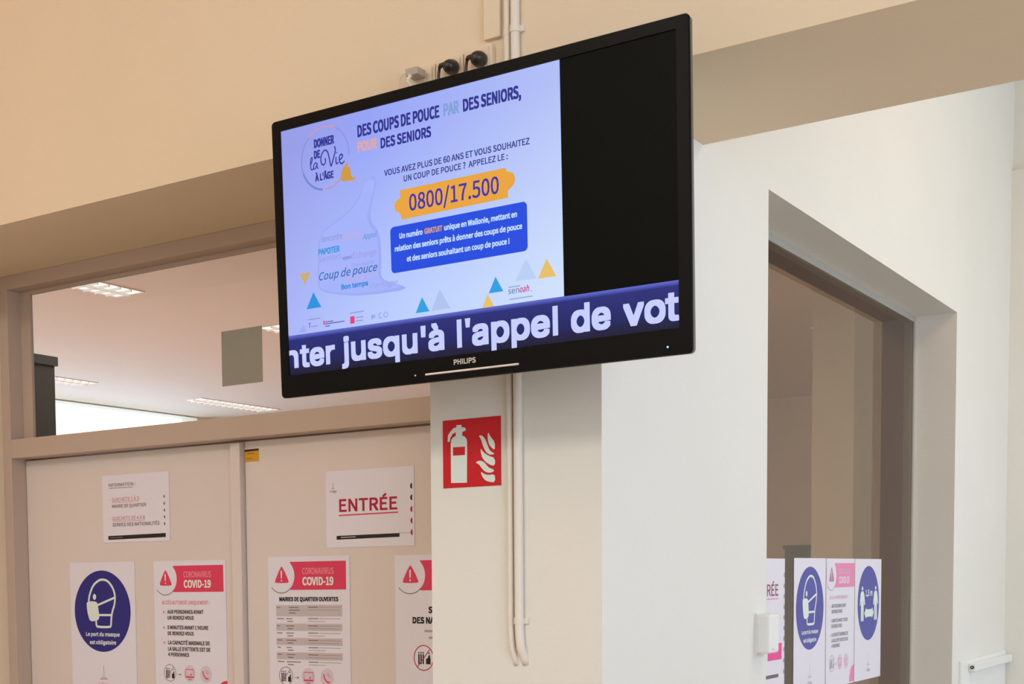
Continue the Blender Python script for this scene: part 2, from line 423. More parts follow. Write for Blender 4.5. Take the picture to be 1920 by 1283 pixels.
# bezel ring: front frame with an opening for the panel
bm = bmesh.new()
outer = rrect(-2, W, 0.8, H+.8, 9); n = len(outer)
ix0, ix1, iz0, iz1 = 22.4, 927, 48, 565.8
inner = rrect(ix0, ix1, iz0, iz1, .6)
def ring(bm, pts, y): return [bm.verts.new((x/1000, y/1000, z/1000)) for x, z in pts]
oc = rrect(-.5, W-1.5, 2.3, H-.7, 8)
R0 = ring(bm, inner, 3); R1 = ring(bm, inner, 0); R2 = ring(bm, oc, 0); R3 = ring(bm, outer, 2.5); R4 = ring(bm, outer, 7)
for A_, B_ in ((R0, R1), (R1, R2), (R2, R3), (R3, R4)):
    for i in range(n): bm.faces.new((A_[i], A_[(i+1)%n], B_[(i+1)%n], B_[i]))
bmesh.ops.recalc_face_normals(bm, faces=bm.faces)
obj('bezel', bm, TVBODY, tv)
obj('side_band', profile_box(-1.4, W-.6, 1.4, H, 7, 17, 9), TVSIDE, tv)
obj('back_cover', profile_box(120, W-120, 60, H-90, 17, 72, 30), TVBODY, tv, bevel=.004)
# wall arm
bm = boxes((.40, .56, .072, .080, .22, .40), (.455, .505, .080, .228, .27, .33), (.42, .54, .228, .236, .20, .40))
nodoub('wall_bracket', bm, TVBODY, tv, bevel=.001)
# panel
pn = nodoub('screen', boxes((ix0/1000, ix1/1000, .0028, .006, iz0/1000, iz1/1000)), mat('screen_off', rgb(10, 11, 8), 0.42, spec=0.06), tv)
S = Sheet(pn, y0=0.0026)
# slide ground: lit LCD, whose colour drifts with the viewing angle
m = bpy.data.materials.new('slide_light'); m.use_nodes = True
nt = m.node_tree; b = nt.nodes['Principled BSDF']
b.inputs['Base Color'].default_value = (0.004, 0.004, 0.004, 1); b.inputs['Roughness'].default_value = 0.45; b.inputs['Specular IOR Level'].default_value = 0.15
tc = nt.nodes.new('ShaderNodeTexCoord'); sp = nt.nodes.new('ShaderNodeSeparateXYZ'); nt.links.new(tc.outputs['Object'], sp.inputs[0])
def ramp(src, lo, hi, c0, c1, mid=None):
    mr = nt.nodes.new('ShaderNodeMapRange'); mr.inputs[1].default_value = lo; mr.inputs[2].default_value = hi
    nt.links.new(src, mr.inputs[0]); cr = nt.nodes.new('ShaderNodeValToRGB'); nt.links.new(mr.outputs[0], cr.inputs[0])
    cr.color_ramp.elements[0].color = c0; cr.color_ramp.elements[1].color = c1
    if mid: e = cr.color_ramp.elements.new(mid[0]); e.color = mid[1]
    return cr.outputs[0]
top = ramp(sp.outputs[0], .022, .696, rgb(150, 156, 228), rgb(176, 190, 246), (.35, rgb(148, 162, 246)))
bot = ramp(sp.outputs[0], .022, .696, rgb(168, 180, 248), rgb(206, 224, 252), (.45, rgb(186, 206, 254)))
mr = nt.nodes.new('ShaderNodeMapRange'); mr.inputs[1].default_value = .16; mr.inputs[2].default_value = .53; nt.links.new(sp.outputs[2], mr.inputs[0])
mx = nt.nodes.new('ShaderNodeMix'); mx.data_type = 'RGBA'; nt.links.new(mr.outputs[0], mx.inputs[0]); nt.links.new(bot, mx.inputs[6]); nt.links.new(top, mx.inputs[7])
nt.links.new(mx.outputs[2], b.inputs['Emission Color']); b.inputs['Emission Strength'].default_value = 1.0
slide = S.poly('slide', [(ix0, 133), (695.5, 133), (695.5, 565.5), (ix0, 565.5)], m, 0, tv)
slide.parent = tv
E_ = {}
def em(r, g, b_):
    k = (r, g, b_)
    if k not in E_: E_[k] = emi('screen_light_%d_%d_%d' % k, rgb(r, g, b_))
    return E_[k]
S = Sheet(slide, y0=0.0026)
# round emblem
NAVY = em(44, 52, 150)
S.stroke('emblem_ring', [arc(139, 489.5, 63, 64, 130, 200)], 2.2, em(126, 138, 214), 1)
S.stroke('emblem_ring', [arc(139, 489.5, 63, 64, 62, 130)], 3.6, em(196, 150, 190), 1)
S.stroke('emblem_ring', [arc(139, 489.5, 63, 64, -5, 62)], 2.4, em(140, 146, 218), 1)
S.stroke('emblem_ring', [arc(139, 489.5, 63, 64, 200, 262)], 4.2, em(112, 132, 206), 1)
S.stroke('emblem_ring', [arc(139, 489.5, 63, 64, 268, 312)], 3.4, em(184, 150, 176), 1)
S.text('DONNER', 111, 164.5, 514, 18, NAVY, bold=.045)
S.text('DE', 110, 126.7, 491.8, 17, NAVY, bold=.045)
S.text("À L'ÂGE", 111, 160.5, 445, 15, NAVY, bold=.045)
V = smooth([(139.5, 489), (141, 480), (134, 474), (127.5, 482), (129, 497), (138, 506), (146, 503), (150, 490), (153.5, 470), (155.5, 470), (162, 486), (168, 500), (165, 508.5)], 2)
S.stroke('script_lettering', [V, smooth([(168.5, 486), (167.5, 477), (169, 471), (174, 474)], 2), smooth([(176, 478), (184, 481), (186, 487), (180, 490), (176, 482), (178, 472), (184, 469), (190, 474)], 2), [(169.5, 493), (170.5, 495)]], 3.0, NAVY, 1)
S.stroke('script_lettering', [smooth([(101, 483), (106, 492), (104, 498), (100, 490), (100, 474), (104, 470), (108, 474)], 2), smooth([(117, 483), (111, 484), (107, 475), (111, 470), (117, 478), (118, 484), (117, 473), (121, 471)], 2)], 2.6, NAVY, 1)
S.poly('hand_symbol', smooth([(178, 434), (180, 450), (186, 461), (192, 464), (197, 471), (199, 469), (196, 460), (204, 459), (206, 437), (216.8, 437), (216.8, 433), (206, 431)], 1, True), em(206, 152, 62), 1)
# headings
DB = em(38, 46, 140)
S.text([('DES COUPS DE POUCE', 225.5, 427.5, 514.5, 24), ('DES SENIORS,', 482.5, 612.7, 513.8, 24), ('DES SENIORS', 283.2, 406.8, 481.2, 21)], 0, 0, 0, 0, DB, bold=.032)
S.text('PAR', 437.1, 473.2, 514.2, 24, em(126, 160, 216), bold=.032)
S.text('POUR', 224.6, 274.1, 484.2, 21, em(226, 166, 160), bold=.032)
S.text([('VOUS AVEZ PLUS DE 60 ANS ET VOUS SOUHAITEZ', 289.9, 628.7, 425.2, 12.2), ('UN COUP DE POUCE ?  APPELEZ LE :', 337.5, 580.5, 406, 12)], 0, 0, 0, 0, em(52, 62, 140), bold=.02)
S.poly('banner', [(327.9, 391), (574.5, 391), (577.4, 384.1), (591.2, 378.7), (596.1, 367.5), (592.3, 356.4), (579.1, 346.8), (578.9, 334), (329.6, 332.3), (326.2, 344.5), (314.7, 352.6), (312.4, 362.4), (317.4, 371.0), (327.3, 375.6)], em(232, 164, 60), 1)
S.text('0800/17.500', 349.3, 559.4, 346, 32.5, em(60, 44, 170), 2, bold=.003)
S.poly('blue_box', rrect(300.5, 620, 228.5, 321, 9), em(28, 74, 222), 1)
WT = em(196, 222, 255)
S.text([('Un numéro', 322.8, 379.9, 295, 11), ('unique en Wallonie, mettant en', 431.4, 598.1, 295, 11), ('relation des seniors prêts à donner des coups de pouce', 310.6, 608.9, 271, 11), ('et des seniors souhaitant un coup de pouce !', 339.5, 580.2, 247, 11)], 0, 0, 0, 0, WT, 2, bold=.034)
S.text('GRATUIT', 384.1, 427.4, 295, 11, em(214, 158, 116), 2, bold=.034)
for nm, pts, c in (('triangle', [(357.3, 142), (373.9, 172.3), (390.7, 142)], (40, 158, 226)), ('triangle', [(395.2, 142), (416.9, 183), (440.8, 142)], (176, 194, 242)),
        ('triangle', [(530.7, 159.4), (546.9, 189.5), (563.6, 159.4)], (40, 158, 226)), ('triangle', [(514.7, 133.2), (528.4, 158.4), (542.2, 133.2)], (232, 192, 106)),
        ('triangle', [(590.9, 174.4), (615.2, 214.3), (637.4, 174.4)], (184, 206, 244)), ('triangle', [(640.4, 172.8), (660.2, 207.9), (679.9, 172.8)], (230, 190, 104)),
        ('triangle', [(59.2, 260.5), (88.7, 260.5), (74, 235.3)], (206, 172, 110)), ('triangle', [(74.9, 184), (95.4, 217.7), (115.7, 184)], (36, 146, 222)),
        ('triangle', [(51.9, 137), (64.3, 152.7), (74.8, 137)], (158, 172, 238))):
    S.poly(nm, pts, em(*c), 1)
S.text('sen', 574.5, 598.9, 152.2, 11.5, em(120, 124, 170), bold=0)
S.text('oah', 600, 621.4, 152.2, 12, em(206, 66, 150), shear=.25, bold=.01)
S.stroke('small_print', [[(575.4, 165), (601.5, 165)], [(577, 142), (628, 142)]], 2.0, em(150, 160, 210), 1)
S.stroke('small_print', [[(622, 152), (628, 152)]], 1, em(150, 160, 210), 1)
S.stroke('small_print', [[(78, 161.5), (112, 161.5)], [(190.6, 162), (227.7, 162)], [(205, 151), (226, 151)], [(205, 144), (224, 144)], [(86, 146), (104, 146)]], 1.8, em(134, 144, 206), 1)
S.stroke('small_print', [[(124, 151.5), (146, 151.5)], [(124, 147.5), (176, 147.5)], [(124, 142.5), (137, 142.5)]], 2.2, em(110, 100, 170), 1)
S.stroke('small_print', [[(82, 144), (82, 154)], [(79.5, 153.5), (85, 153.5)]], 1.3, em(60, 70, 130), 1)
S.poly('logo_block', [(119.5, 146), (123, 146), (123, 154.8), (119.5, 154.8)], em(220, 60, 130), 1)
S.poly('logo_block', [(191, 139.9), (202.5, 139.9), (202.5, 155), (191, 155)], em(226, 60, 130), 1)
S.stroke('logo_mark', [[(248, 143), (248, 151), (254, 151), (255, 147), (249, 146.5)]], 1.4, em(60, 120, 120), 1)
S.stroke('logo_mark', [arc(270, 148, 5, 5, 60, 300), arc(283, 148, 5, 5, 0, 350)], 1.3, em(140, 146, 206), 1)
# hand with raised thumb made of words
S.poly('thumb_shadow', smooth([(262, 432), (240, 425), (222, 392), (190, 368), (140, 350), (116, 332), (112, 290), (106, 232), (118, 214), (200, 196), (270, 192), (330, 192), (336, 198), (290, 214), (272, 226), (277, 262), (274, 318), (248, 345), (262, 392), (272, 420)], 2, True), em(155, 170, 245), 0.4)
S.poly('thumb_shape', smooth([(262, 426), (240, 424), (228, 392), (196, 364), (150, 348), (120, 332), (116, 290), (110, 232), (122, 217), (200, 200), (262, 198), (318, 198), (320, 203), (284, 213), (266, 226), (270, 262), (266, 316), (240, 342), (252, 384), (266, 412)], 2, True), em(163, 178, 250), 0.8)
S.text('Rencontre', 121.9, 178, 317.5, 12.5, em(146, 152, 216), shear=.3)
S.text('CHERISSONS', 179.5, 228.2, 312, 14, em(186, 172, 230))
S.text('Appui', 229.9, 267, 308, 11, em(110, 158, 214), shear=.35, bold=.015)
S.text('PAPOTER', 112.6, 169.6, 292, 13, em(62, 152, 224), bold=.05)
S.text('Seniors', 112.1, 174, 277.5, 12, em(156, 158, 222))
S.text('appui', 177, 200, 274, 7, em(118, 126, 196), bold=.02)
S.text('Échange', 203, 265, 272.5, 12, em(158, 160, 224))
S.text('Convivialité', 200.5, 260.3, 255, 8, em(150, 160, 226), shear=.2)
S.text('TEMPS', 118, 200, 255, 13, em(172, 178, 244))
S.text('Coup de pouce', 112.3, 265.4, 239.5, 16.5, em(52, 104, 178), 2, shear=.28)
S.text('Ensemble', 180, 261.2, 226.5, 11, em(188, 172, 226))
S.text('Bon temps', 170.4, 240.6, 213, 10.5, em(50, 138, 220), 2, bold=.045)
S.text('Partage', 243, 315, 205, 11, em(158, 164, 228), shear=.35)
# scrolling ticker
S2 = Sheet(tv, y0=0.0026)
m = bpy.data.materials.new('ticker_light'); m.use_nodes = True
nt = m.node_tree; b = nt.nodes['Principled BSDF']; b.inputs['Base Color'].default_value = (0.004, 0.004, 0.004, 1); b.inputs['Roughness'].default_value = .45; b.inputs['Specular IOR Level'].default_value = .15
tc = nt.nodes.new('ShaderNodeTexCoord'); sp = nt.nodes.new('ShaderNodeSeparateXYZ'); nt.links.new(tc.outputs['Object'], sp.inputs[0])
o_ = ramp(sp.outputs[2], .048, .133, rgb(18, 18, 48), rgb(98, 108, 212), (.88, rgb(36, 42, 120)))
cr = [n_ for n_ in nt.nodes if n_.type == 'VALTORGB'][0]
e = cr.color_ramp.elements.new(.35); e.color = rgb(26, 32, 100)
e = cr.color_ramp.elements.new(.15); e.color = rgb(24, 24, 66)
nt.links.new(o_, b.inputs['Emission Color']); b.inputs['Emission Strength'].default_value = 1
tk = S2.poly('ticker', [(ix0, 48.3), (926.5, 48.3), (926.5, 132.6), (ix0, 132.6)], m, 0)
S3 = Sheet(tk, y0=0.0026)
TW = em(198, 206, 252)
S3.text([('ter', 52.5, 148.2, 62, 51), ("jusqu'à", 166, 424.7, 62, 53), ('appe', 490, 664.5, 62, 54), ('de', 709.3, 791.8, 62, 54), ('vot', 816.5, 926.3, 61.5, 54)], 0, 0, 0, 0, TW, 2, bold=.034, font=GROTESK)
for pts in ([(455, 62), (466.3, 62), (466.3, 117.5), (455, 117.5)], [(670.4, 62), (681.7, 62), (681.7, 117.5), (670.4, 117.5)], [(474.2, 117.5), (487, 117.5), (485, 99.5), (476.2, 99.5)]):
    S3.poly('lettering', pts, TW, 2)
S3.text('n', 7, 48, 63, 50, TW, 2, bold=.034, clip=23.0, font=GROTESK)
# bezel print, chrome line, lights
SB = Sheet(tv, y0=-0.0003)
SB.text('PHILIPS', 447.2, 498.6, 29.2, 10.5, mat('silver_print', rgb(205, 200, 190), .4, spec=.4), 0, bold=.03, name='brand_lettering')
CHROME = mat('chrome', rgb(235, 232, 226), 0.18, metal=1.0)
bm = bmesh.new(); tube(bm, [(.3793, -.0006, .0165), (.5962, -.0006, .0165)], .0022, 8)
obj('chrome_strip', bm, mat('chrome_strip_light', rgb(250, 244, 240), .2, metal=.4), tv)['label'] = 'thin bright chrome strip under the brand name'
bm = bmesh.new(); bmesh.ops.create_uvsphere(bm, u_segments=10, v_segments=6, radius=.0022, matrix=Matrix.Translation((.3542, -.0004, .0168)))
obj('sensor_dot', bm, CHROME, tv)
bm = bmesh.new(); bmesh.ops.create_uvsphere(bm, u_segments=10, v_segments=6, radius=.0018, matrix=Matrix.Translation((.9045, -.0003, .0161)))
obj('power_light', bm, emi('blue_led', (0.1, .35, 1, 1), 5), tv)['label'] = 'tiny blue power light'

# ------------------------------------------------------------------ fire extinguisher sign (150 mm)
sg = empty('fire_extinguisher_sign', (-0.391, 0, 1.795), 'square red fire extinguisher sign on the pillar under the television', 'sign')
nodoub('sign_plate', boxes((0, .150, -.0016, -.0002, 0, .1505)), RED, sg, bevel=.0004)
F = Sheet(sg, y0=-0.0019)
k = 150/890.
def fs(*pts): return [((x-40)*k, 150.5-(z-(150-(x-40)*.077))*(150.5/1060.)) for x, z in pts]
F.poly('extinguisher_symbol', [fs((165, 1122), (165, 500), (175, 450), (200, 412), (246, 385), (246, 330), (200, 352), (160, 415), (150, 478), (116, 478), (122, 380), (160, 320), (215, 262), (256, 255), (256, 220), (335, 215), (335, 252), (378, 256), (400, 268), (398, 302), (345, 328), (345, 380), (388, 402), (415, 440), (420, 490), (412, 1112))], SIGNW, 0)
F.poly('label_window', [fs((200, 565), (388, 552), (384, 684), (200, 694))], RED, 1)
for pts in (((742, 325), (775, 400), (842, 480), (842, 610), (780, 560), (742, 490), (732, 400)),
            ((595, 382), (650, 380), (700, 440), (735, 540), (770, 620), (840, 660), (800, 678), (740, 668), (690, 610), (655, 520), (635, 440)),
            ((622, 570), (660, 630), (740, 690), (842, 725), (842, 850), (750, 825), (680, 770), (635, 690)),
            ((545, 800), (585, 772), (650, 770), (700, 815), (740, 870), (838, 910), (800, 945), (740, 955), (680, 930), (630, 870), (600, 825)),
            ((622, 930), (670, 970), (740, 990), (840, 972), (842, 1095), (760, 1095), (690, 1070), (645, 1010))):
    F.poly('flame_symbol', [smooth(fs(*pts), 1, True)], SIGNW, 0)

# ------------------------------------------------------------------ conduits, trunking, sockets and plugs
def conduit(xt, xb, r, zend, lean, label):
    t = empty('electrical_conduit', (xb, 0, zend), label, 'conduit', 'painted conduits down the pillar')
    bm = bmesh.new()
    y = -r
    pts = [(xt-xb, y, ZC-zend-.01), (.0, y, 1.62-zend), (0, y, 1.50-zend)] + [(lean*(q/8.)**2, y+ (r*1.6)*max(0,(q-5)/3.), (1.50-zend)*(1-q/8.)) for q in range(1, 9)]
    tube(bm, pts, r, 20)
    obj('pipe', bm, CREAMPL, t, smooth=True)
    for z in (2.75, 1.50):
        bm = bmesh.new(); x = (xt-xb)*(z-1.5)/(ZC-1.5)
        tube(bm, [(x, y, z-zend-.007), (x, y, z-zend+.007)], r+(.0016 if xt > -.21 else .0005), 20)
        if xt > -.21: bx(bm, x, x+r+.009 , y+r*.3, -.0002, z-zend-.006, z-zend+.006)
        else: bx(bm, x-r-.004, x, y+r*.3, -.0002, z-zend-.006, z-zend+.006)
        nodoub('clip', bm, CREAMPL, t)
    return t
conduit(-.2165, -.2155, .0068, 1.403, .009, 'thinner left one of the two cream conduits on the pillar')
conduit(-.1965, -.1932, .0098, 1.406, .010, 'thicker right one of the two cream conduits on the pillar')
tr = tag(nodoub('cable_trunking', boxes((-.271, -.232, -.012, -.0005, 2.744, ZC-.005)), BOXPL, bevel=.001), 'flat cream cable trunking rising above the sockets beside the conduits', 'cable duct')
def socket(x0, x1, z0, z1, label, power=True):
    t = empty('wall_socket', (x0, 0, z0), label, 'socket', 'sockets above the television')
    w_, h_ = x1-x0, z1-z0
    nodoub('back_box', boxes((0, w_, -.016, -.0005, 0, h_)), BOXPL, t, bevel=.0025)
    nodoub('cover_plate', boxes((.006, w_-.006, -.020, -.016, .006, h_-.006)), BOXPL, t, bevel=.001)
    if power:
        bm = bmesh.new(); tube(bm, [(w_/2, -.0198, h_/2), (w_/2, -.0235, h_/2)], [.0215, .0205], 24); obj('socket_ring', bm, BOXPL, t)
    else:
        nodoub('jack_hood', boxes((w_/2-.02, w_/2+.02, -.026, -.020, h_/2-.004, h_/2+.018)), BOXPL, t, bevel=.001)
    return t
def Y0(x, z, y): return (x, y, z)
# sockets face the room; positions are where they sit on the wall
socket(-.473, -.3935, 2.640, 2.722, 'leftmost wall socket with a network jack, half behind the television', False)
socket(-.3915, -.321, 2.640, 2.727, 'middle wall socket with the lower black plug')
socket(-.319, -.249, 2.640, 2.734, 'right wall socket with the higher black plug, under the trunking')
def plug(x, z, s, label, tilt):
    t = empty('power_plug', (x, -.0235, z), label, 'plug', 'black plugs above the television')
    bm = bmesh.new()
    tube(bm, [(0, 0, 0), (0, -.008, 0), (0, -.018, -.001), (0, -.026, -.002), (0, -.030, -.003)], [.0185*s, .0192*s, .0172*s, .013*s, .005*s], 24)
    obj('plug_body', bm, BLACKPL, t, smooth=True)
    bm = bmesh.new()
    tube(bm, [(-.004, -.020, .002), (-.012, -.022, .003), (-.019, -.022, .003), (-.0215, -.022, -.002)], [.0062, .0055, .0048, .0042], 12)
    obj('strain_relief', bm, BLACKPL, t, smooth=True)
    bm = bmesh.new()
    tube(bm, [(-.0213, -.022, .000), (-.0235, -.022, -.013), (-.026, -.020, -.035), (-.025, -.014, -.06), (-.018, -.004, -.10), (0, .010, -.16)], .0032, 10)
    obj('cord', bm, BLACKPL, t, smooth=True)
plug(-.341, 2.698, .84, 'lower black power plug, in the middle socket above the television', 0)
plug(-.271, 2.699, .88, 'higher black power plug, in the right socket above the television', 0)
t = empty('network_plug', (-.425, -.032, 2.701), 'pale network plug with thin cable in the leftmost socket', 'plug')
bm = boxes((-.016, .016, -.030, .004, -.010, .006)); nodoub('plug_body', bm, mat('pale_grey_plastic', rgb(186, 172, 156), .4), t, bevel=.0015)
bm = bmesh.new(); tube(bm, [(-.004, -.026, -.008), (-.012, -.028, -.020), (-.002, -.020, -.034), (.002, 0, -.06), (.02, .02, -.11)], [.005, .004, .0035, .003, .003], 10)
obj('boot', bm, CREAMPL, t, smooth=True)
bm = bmesh.new(); tube(bm, [(-.012, -.024, .000), (-.026, -.026, -.002), (-.036, -.024, -.012), (-.040, -.018, -.030), (-.036, -.004, -.07)], .0012, 8)
obj('cable', bm, CREAMPL, t, smooth=True)

# ------------------------------------------------------------------ posters
def poster_base(name, loc, w_, h_, label, side=False, rz=0.0, group=None, cat='poster'):
    t = empty(name, loc, label, cat, group, rot=(0, rz, PI/2 if side else 0))
    nodoub('paper', boxes((0, w_/1000, -.0005, 0, -h_/1000, 0)), PAPER, t)
    return t
def circle_row(S, m1, mink, mgrey, mpink, y=-350):
    S.stroke('icon_ring', [arc(62, y, 25, 26.5, 0, 360, 36)], 1.8, m1, 1)
    for x in (47, 53.5, 60):
        S.poly('figure_symbol', [(x-2, y-16), (x+2, y-16), (x+2, y+9), (x-2, y+9)], mink if x < 59 else m1, 1)
        S.ell('figure_head', x, y+13, 1.9, 2.2, mink if x < 59 else m1, 1, 12)
    S.poly('desk_symbol', [(70, y-17), (81, y-17), (81, y-3), (75, y-1), (70, y-3)], mink, 1)
    S.poly('figure_symbol', [(75, y-3), (81, y-1), (80, y+6), (77, y+4)], mink, 1)
    S.ell('figure_head', 77, y+11, 1.9, 2.2, mink, 1, 12)
    S.stroke('icon_bar', [[(46, y-20), (78, y+20)]], 1.8, m1, 1.5)
    S.stroke('arrow', [[(94.5, y-4), (107, y-4)]], 1.5, mgrey, 1)
    S.poly('arrow', [(105, y-8), (111, y-4), (105, y)], mgrey, 1)
    S.ell('icon_disc', 146.5, y, 24, 26, LILAC, 1)
    S.stroke('monitor_symbol', [[(130, y-12), (163, y-12), (163, y+13), (130, y+13)]], 2.6, mpink, 1.5, closed=True)
    S.stroke('monitor_symbol', [[(131, y-9.5), (162, y-9.5)]], 3, mpink, 1.6)
    S.stroke('monitor_symbol', [[(140, y-18), (154, y-18)]], 2.4, mgrey, 1.5)
    S.poly('pointer_symbol', [(149, y-6), (156, y-4), (152, y+2)], mgrey, 1.6)
    S.ell('icon_disc', 215, y, 24, 26, LILAC, 1)
    S.stroke('telephone_symbol', [smooth([(203, y+10), (203, y+2), (210, y-9), (218, y-15), (225, y-12)], 2)], 4.4, mpink, 1.5)
    S.stroke('telephone_symbol', [arc(212, y-2, 9, 10, 10, 75, 8), arc(212, y-2, 14, 15, 10, 75, 8)], 1.3, mgrey, 1.5)
def covid_head(S, mp, mt, mw, faint, w_=293.8):
    S.poly('title_bar', [(84, -15.5), (w_, -15), (w_, -96.5), (84, -97)], mp, 1)
    S.ell('warning_disc', 50, -55.5, 50, 50, PAPER, 2)
    S.stroke('disc_edge', [arc(50, -55.5, 50, 50.5, 222, 318, 20)], 2.2, GREYI if mp is PINK else mt, 2.3)
    S.poly('warning_triangle', smooth([(29, -77), (76, -77), (79.5, -72), (55.5, -29), (49, -29), (25, -72)], 2, True), mp if mp is PINK else HAZE_T, 3)
    S.poly('exclamation_mark', [(49.3, -63), (53.3, -63), (54, -41), (48.6, -41)], mw, 4)
    S.ell('exclamation_mark', 51.3, -69.5, 2.4, 2.6, mw, 4, 14)
    S.text('CORONAVIRUS', 129.3, 244, -52, 18.5, faint, 2)
    S.text('COVID-19', 129.5, 242.6, -84, 24, mw, 2, bold=.032)
def tower(S, x, z0, z1, m, mt=None, liege=True):
    S.stroke('tower_mark', [[(x, z0), (x, z1)]], 1.3, m, 1)
    S.stroke('tower_mark', [[(x-19, z0-.5), (x+18, z0+1)], [(x-12, z0), (x-12, z0+7)], [(x-6, z0), (x-6, z0+9)], [(x+6, z0), (x+6, z0+8)], [(x+11, z0), (x+11, z0+6)]], 1.2, m, 1)
    if liege: S.text('Liège', x-22, x+22, z0-22, 10.5, mt or m, 1)
def mask_poster(loc, label, side=False, sx=1, sz=1, h=430, wd=303, blue=BLUE):
    t = poster_base('mask_poster', loc, wd*sx, h*sz, label, side)
    S = Sheet(t, sx=sx, sz=sz)
    S.ell('blue_disc', 150.3, -159.5, 131, 132.5, blue, 1, 72)
    head = smooth([(87.6, -126.9), (93.3, -103.8), (111.1, -74.1), (135.5, -59.5), (154.6, -55.7), (178, -59.8), (198.4, -77.9), (209.4, -97.5), (212, -117.1), (207.9, -139.9), (197.9, -159.5), (192.5, -179.1), (190.5, -205), (186, -210.8), (128, -210.8), (121.2, -206), (121.2, -186)], 1)
    S.stroke('head_outline', [head], 7.6, SIGNW, 2)
    S.stroke('mask_strap', [[(128, -140.1), (208.8, -115.4)], [(132, -172), (192, -171.6)]], 7.0, SIGNW, 2.3)
    S.poly('mask_symbol', smooth([(77.9, -127), (113.9, -127), (127, -130), (131, -140), (136.2, -169.7), (136, -184), (126, -190), (93.3, -194), (83.4, -173.3), (78.5, -150.2)], 1, True), SIGNW, 2.6)
    S.ell('eye', 115.9, -112.7, 8, 9.5, SIGNW, 2, 20)
    S.text([('Le port du masque', 71.2, 229.1, -241, 13), ('est obligatoire', 88.6, 211.9, -267.5, 13)], 0, 0, 0, 0, SIGNW, 2, bold=.03)
    tower(S, 151.3, -381, -336, INK if blue is BLUE else HAZE_G, PINKT if blue is BLUE else HAZE_G)
    return t
mask_poster((-2.1836, .4890, 1.6565), 'poster with blue mask disc on the left door leaf, leftmost of its posters')
def access_poster(loc, label, side=False, sx=1, sz=1, hazed=False):
    t = poster_base('access_poster', loc, 303*sx, 430*sz, label, side)
    S = Sheet(t, sx=sx, sz=sz)
    if hazed: covid_head(S, HAZE_P, HAZE_B if False else HAZE_G, PAPER, HAZE_L, 300)
    else: covid_head(S, PINK, PINKL, SIGNW, PINKL)
    mi = HAZE_G if hazed else GREYI
    S.text('ACCÈS AUTORISÉ UNIQUEMENT :', 33.3, 237, -135.5, 11.5, HAZE_L if hazed else PINKT, bold=.015)
    S.text([('AUX PERSONNES AYANT', 55.7, 209.8, -164.5, 12), ('UN RENDEZ-VOUS', 56, 168.3, -183, 12), ("5 MINUTES AVANT L'HEURE", 55.1, 228.5, -213.2, 12), ('DE RENDEZ-VOUS', 55.9, 166.9, -231.8, 12),
            ('LA CAPACITÉ MAXIMALE DE', 56.7, 233.5, -261, 12.5), ("LA SALLE D'ATTENTE EST DE", 56.1, 235.1, -280.5, 12.5), ('4 PERSONNES', 55.6, 145.8, -298, 12)], 0, 0, 0, 0, mi if hazed else mat('print_brown_grey', rgb(92, 78, 76), .5), bold=.045)
    for z in (-159.5, -208, -255.6): S.ell('bullet', 40.5, z, 3.6, 4.2, HAZE_L if hazed else PINKT, 1, 14)
    circle_row(S, mi, mi if hazed else INK, mi, HAZE_P if hazed else PINK)
    S.poly('corner_arc', [(302, -425)] + arc(302, -425, 50, 58, 90, 180, 14), HAZE_P if hazed else PINK, 1)
    return t
access_poster((-1.7959, .4890, 1.6555), 'poster listing who may enter under a crimson warning banner, on the left door leaf')
t = poster_base('town_hall_poster', (-1.3249, .4890, 1.6604), 300, 430, 'poster with a grey opening table under a crimson warning banner, on the right door leaf')
S = Sheet(t)
covid_head(S, PINK, PINKL, SIGNW, PINKL, 287.4)
S.text('MAIRIES DE QUARTIER OUVERTES', 41.4, 259, -130, 12.5, INK, bold=.05)
zs = [-141.5, -174.5, -195.5, -216.5, -237.5, -258.5, -279.5, -300.5, -321.5]
for i in range(0, 8, 2):
    S.poly('table_band', [(28.5, zs[i+1]), (272, zs[i+1]+1.5), (272, zs[i]+1.5), (28.5, zs[i])], GREYL, 0.6)
cells = []; cells2 = []
wl = [(14, 29), (27, 24), (11, 30), (20, 28), (20, 38), (13, 20), (18, 32), (26, 53)]
for i in range(8):
    z = zs[i]-6.5
    cells += [[(31, z), (31+wl[i][0], z)], [(66 if i else 77, z), (66+wl[i][1] if i else 113, z)], [(148, z+1), (185, z+1)]]
    if i == 0: cells += [[(77, z-8), (118, z-8)], [(77, z-16), (102, z-16)]]
    else: cells += [[(70, z-8), (92, z-8)]]
    cells2 += [[(188, z+1), (266, z+1)], [(148, z-7), (210 if i % 2 else 262, z-7)]]
S.stroke('table_rows', cells, 2.5, GREYI, 1)
S.stroke('table_rows', cells2, 1.6, mat('print_mid_grey', rgb(165, 146, 150), .5), 1)
circle_row(S, mat('print_ring', rgb(130, 84, 96), .5), INK, GREYI, PINK, -349)
S.poly('corner_arc', [(300, -425)] + arc(300, -425, 42, 45, 90, 180, 14), PINK, 1)

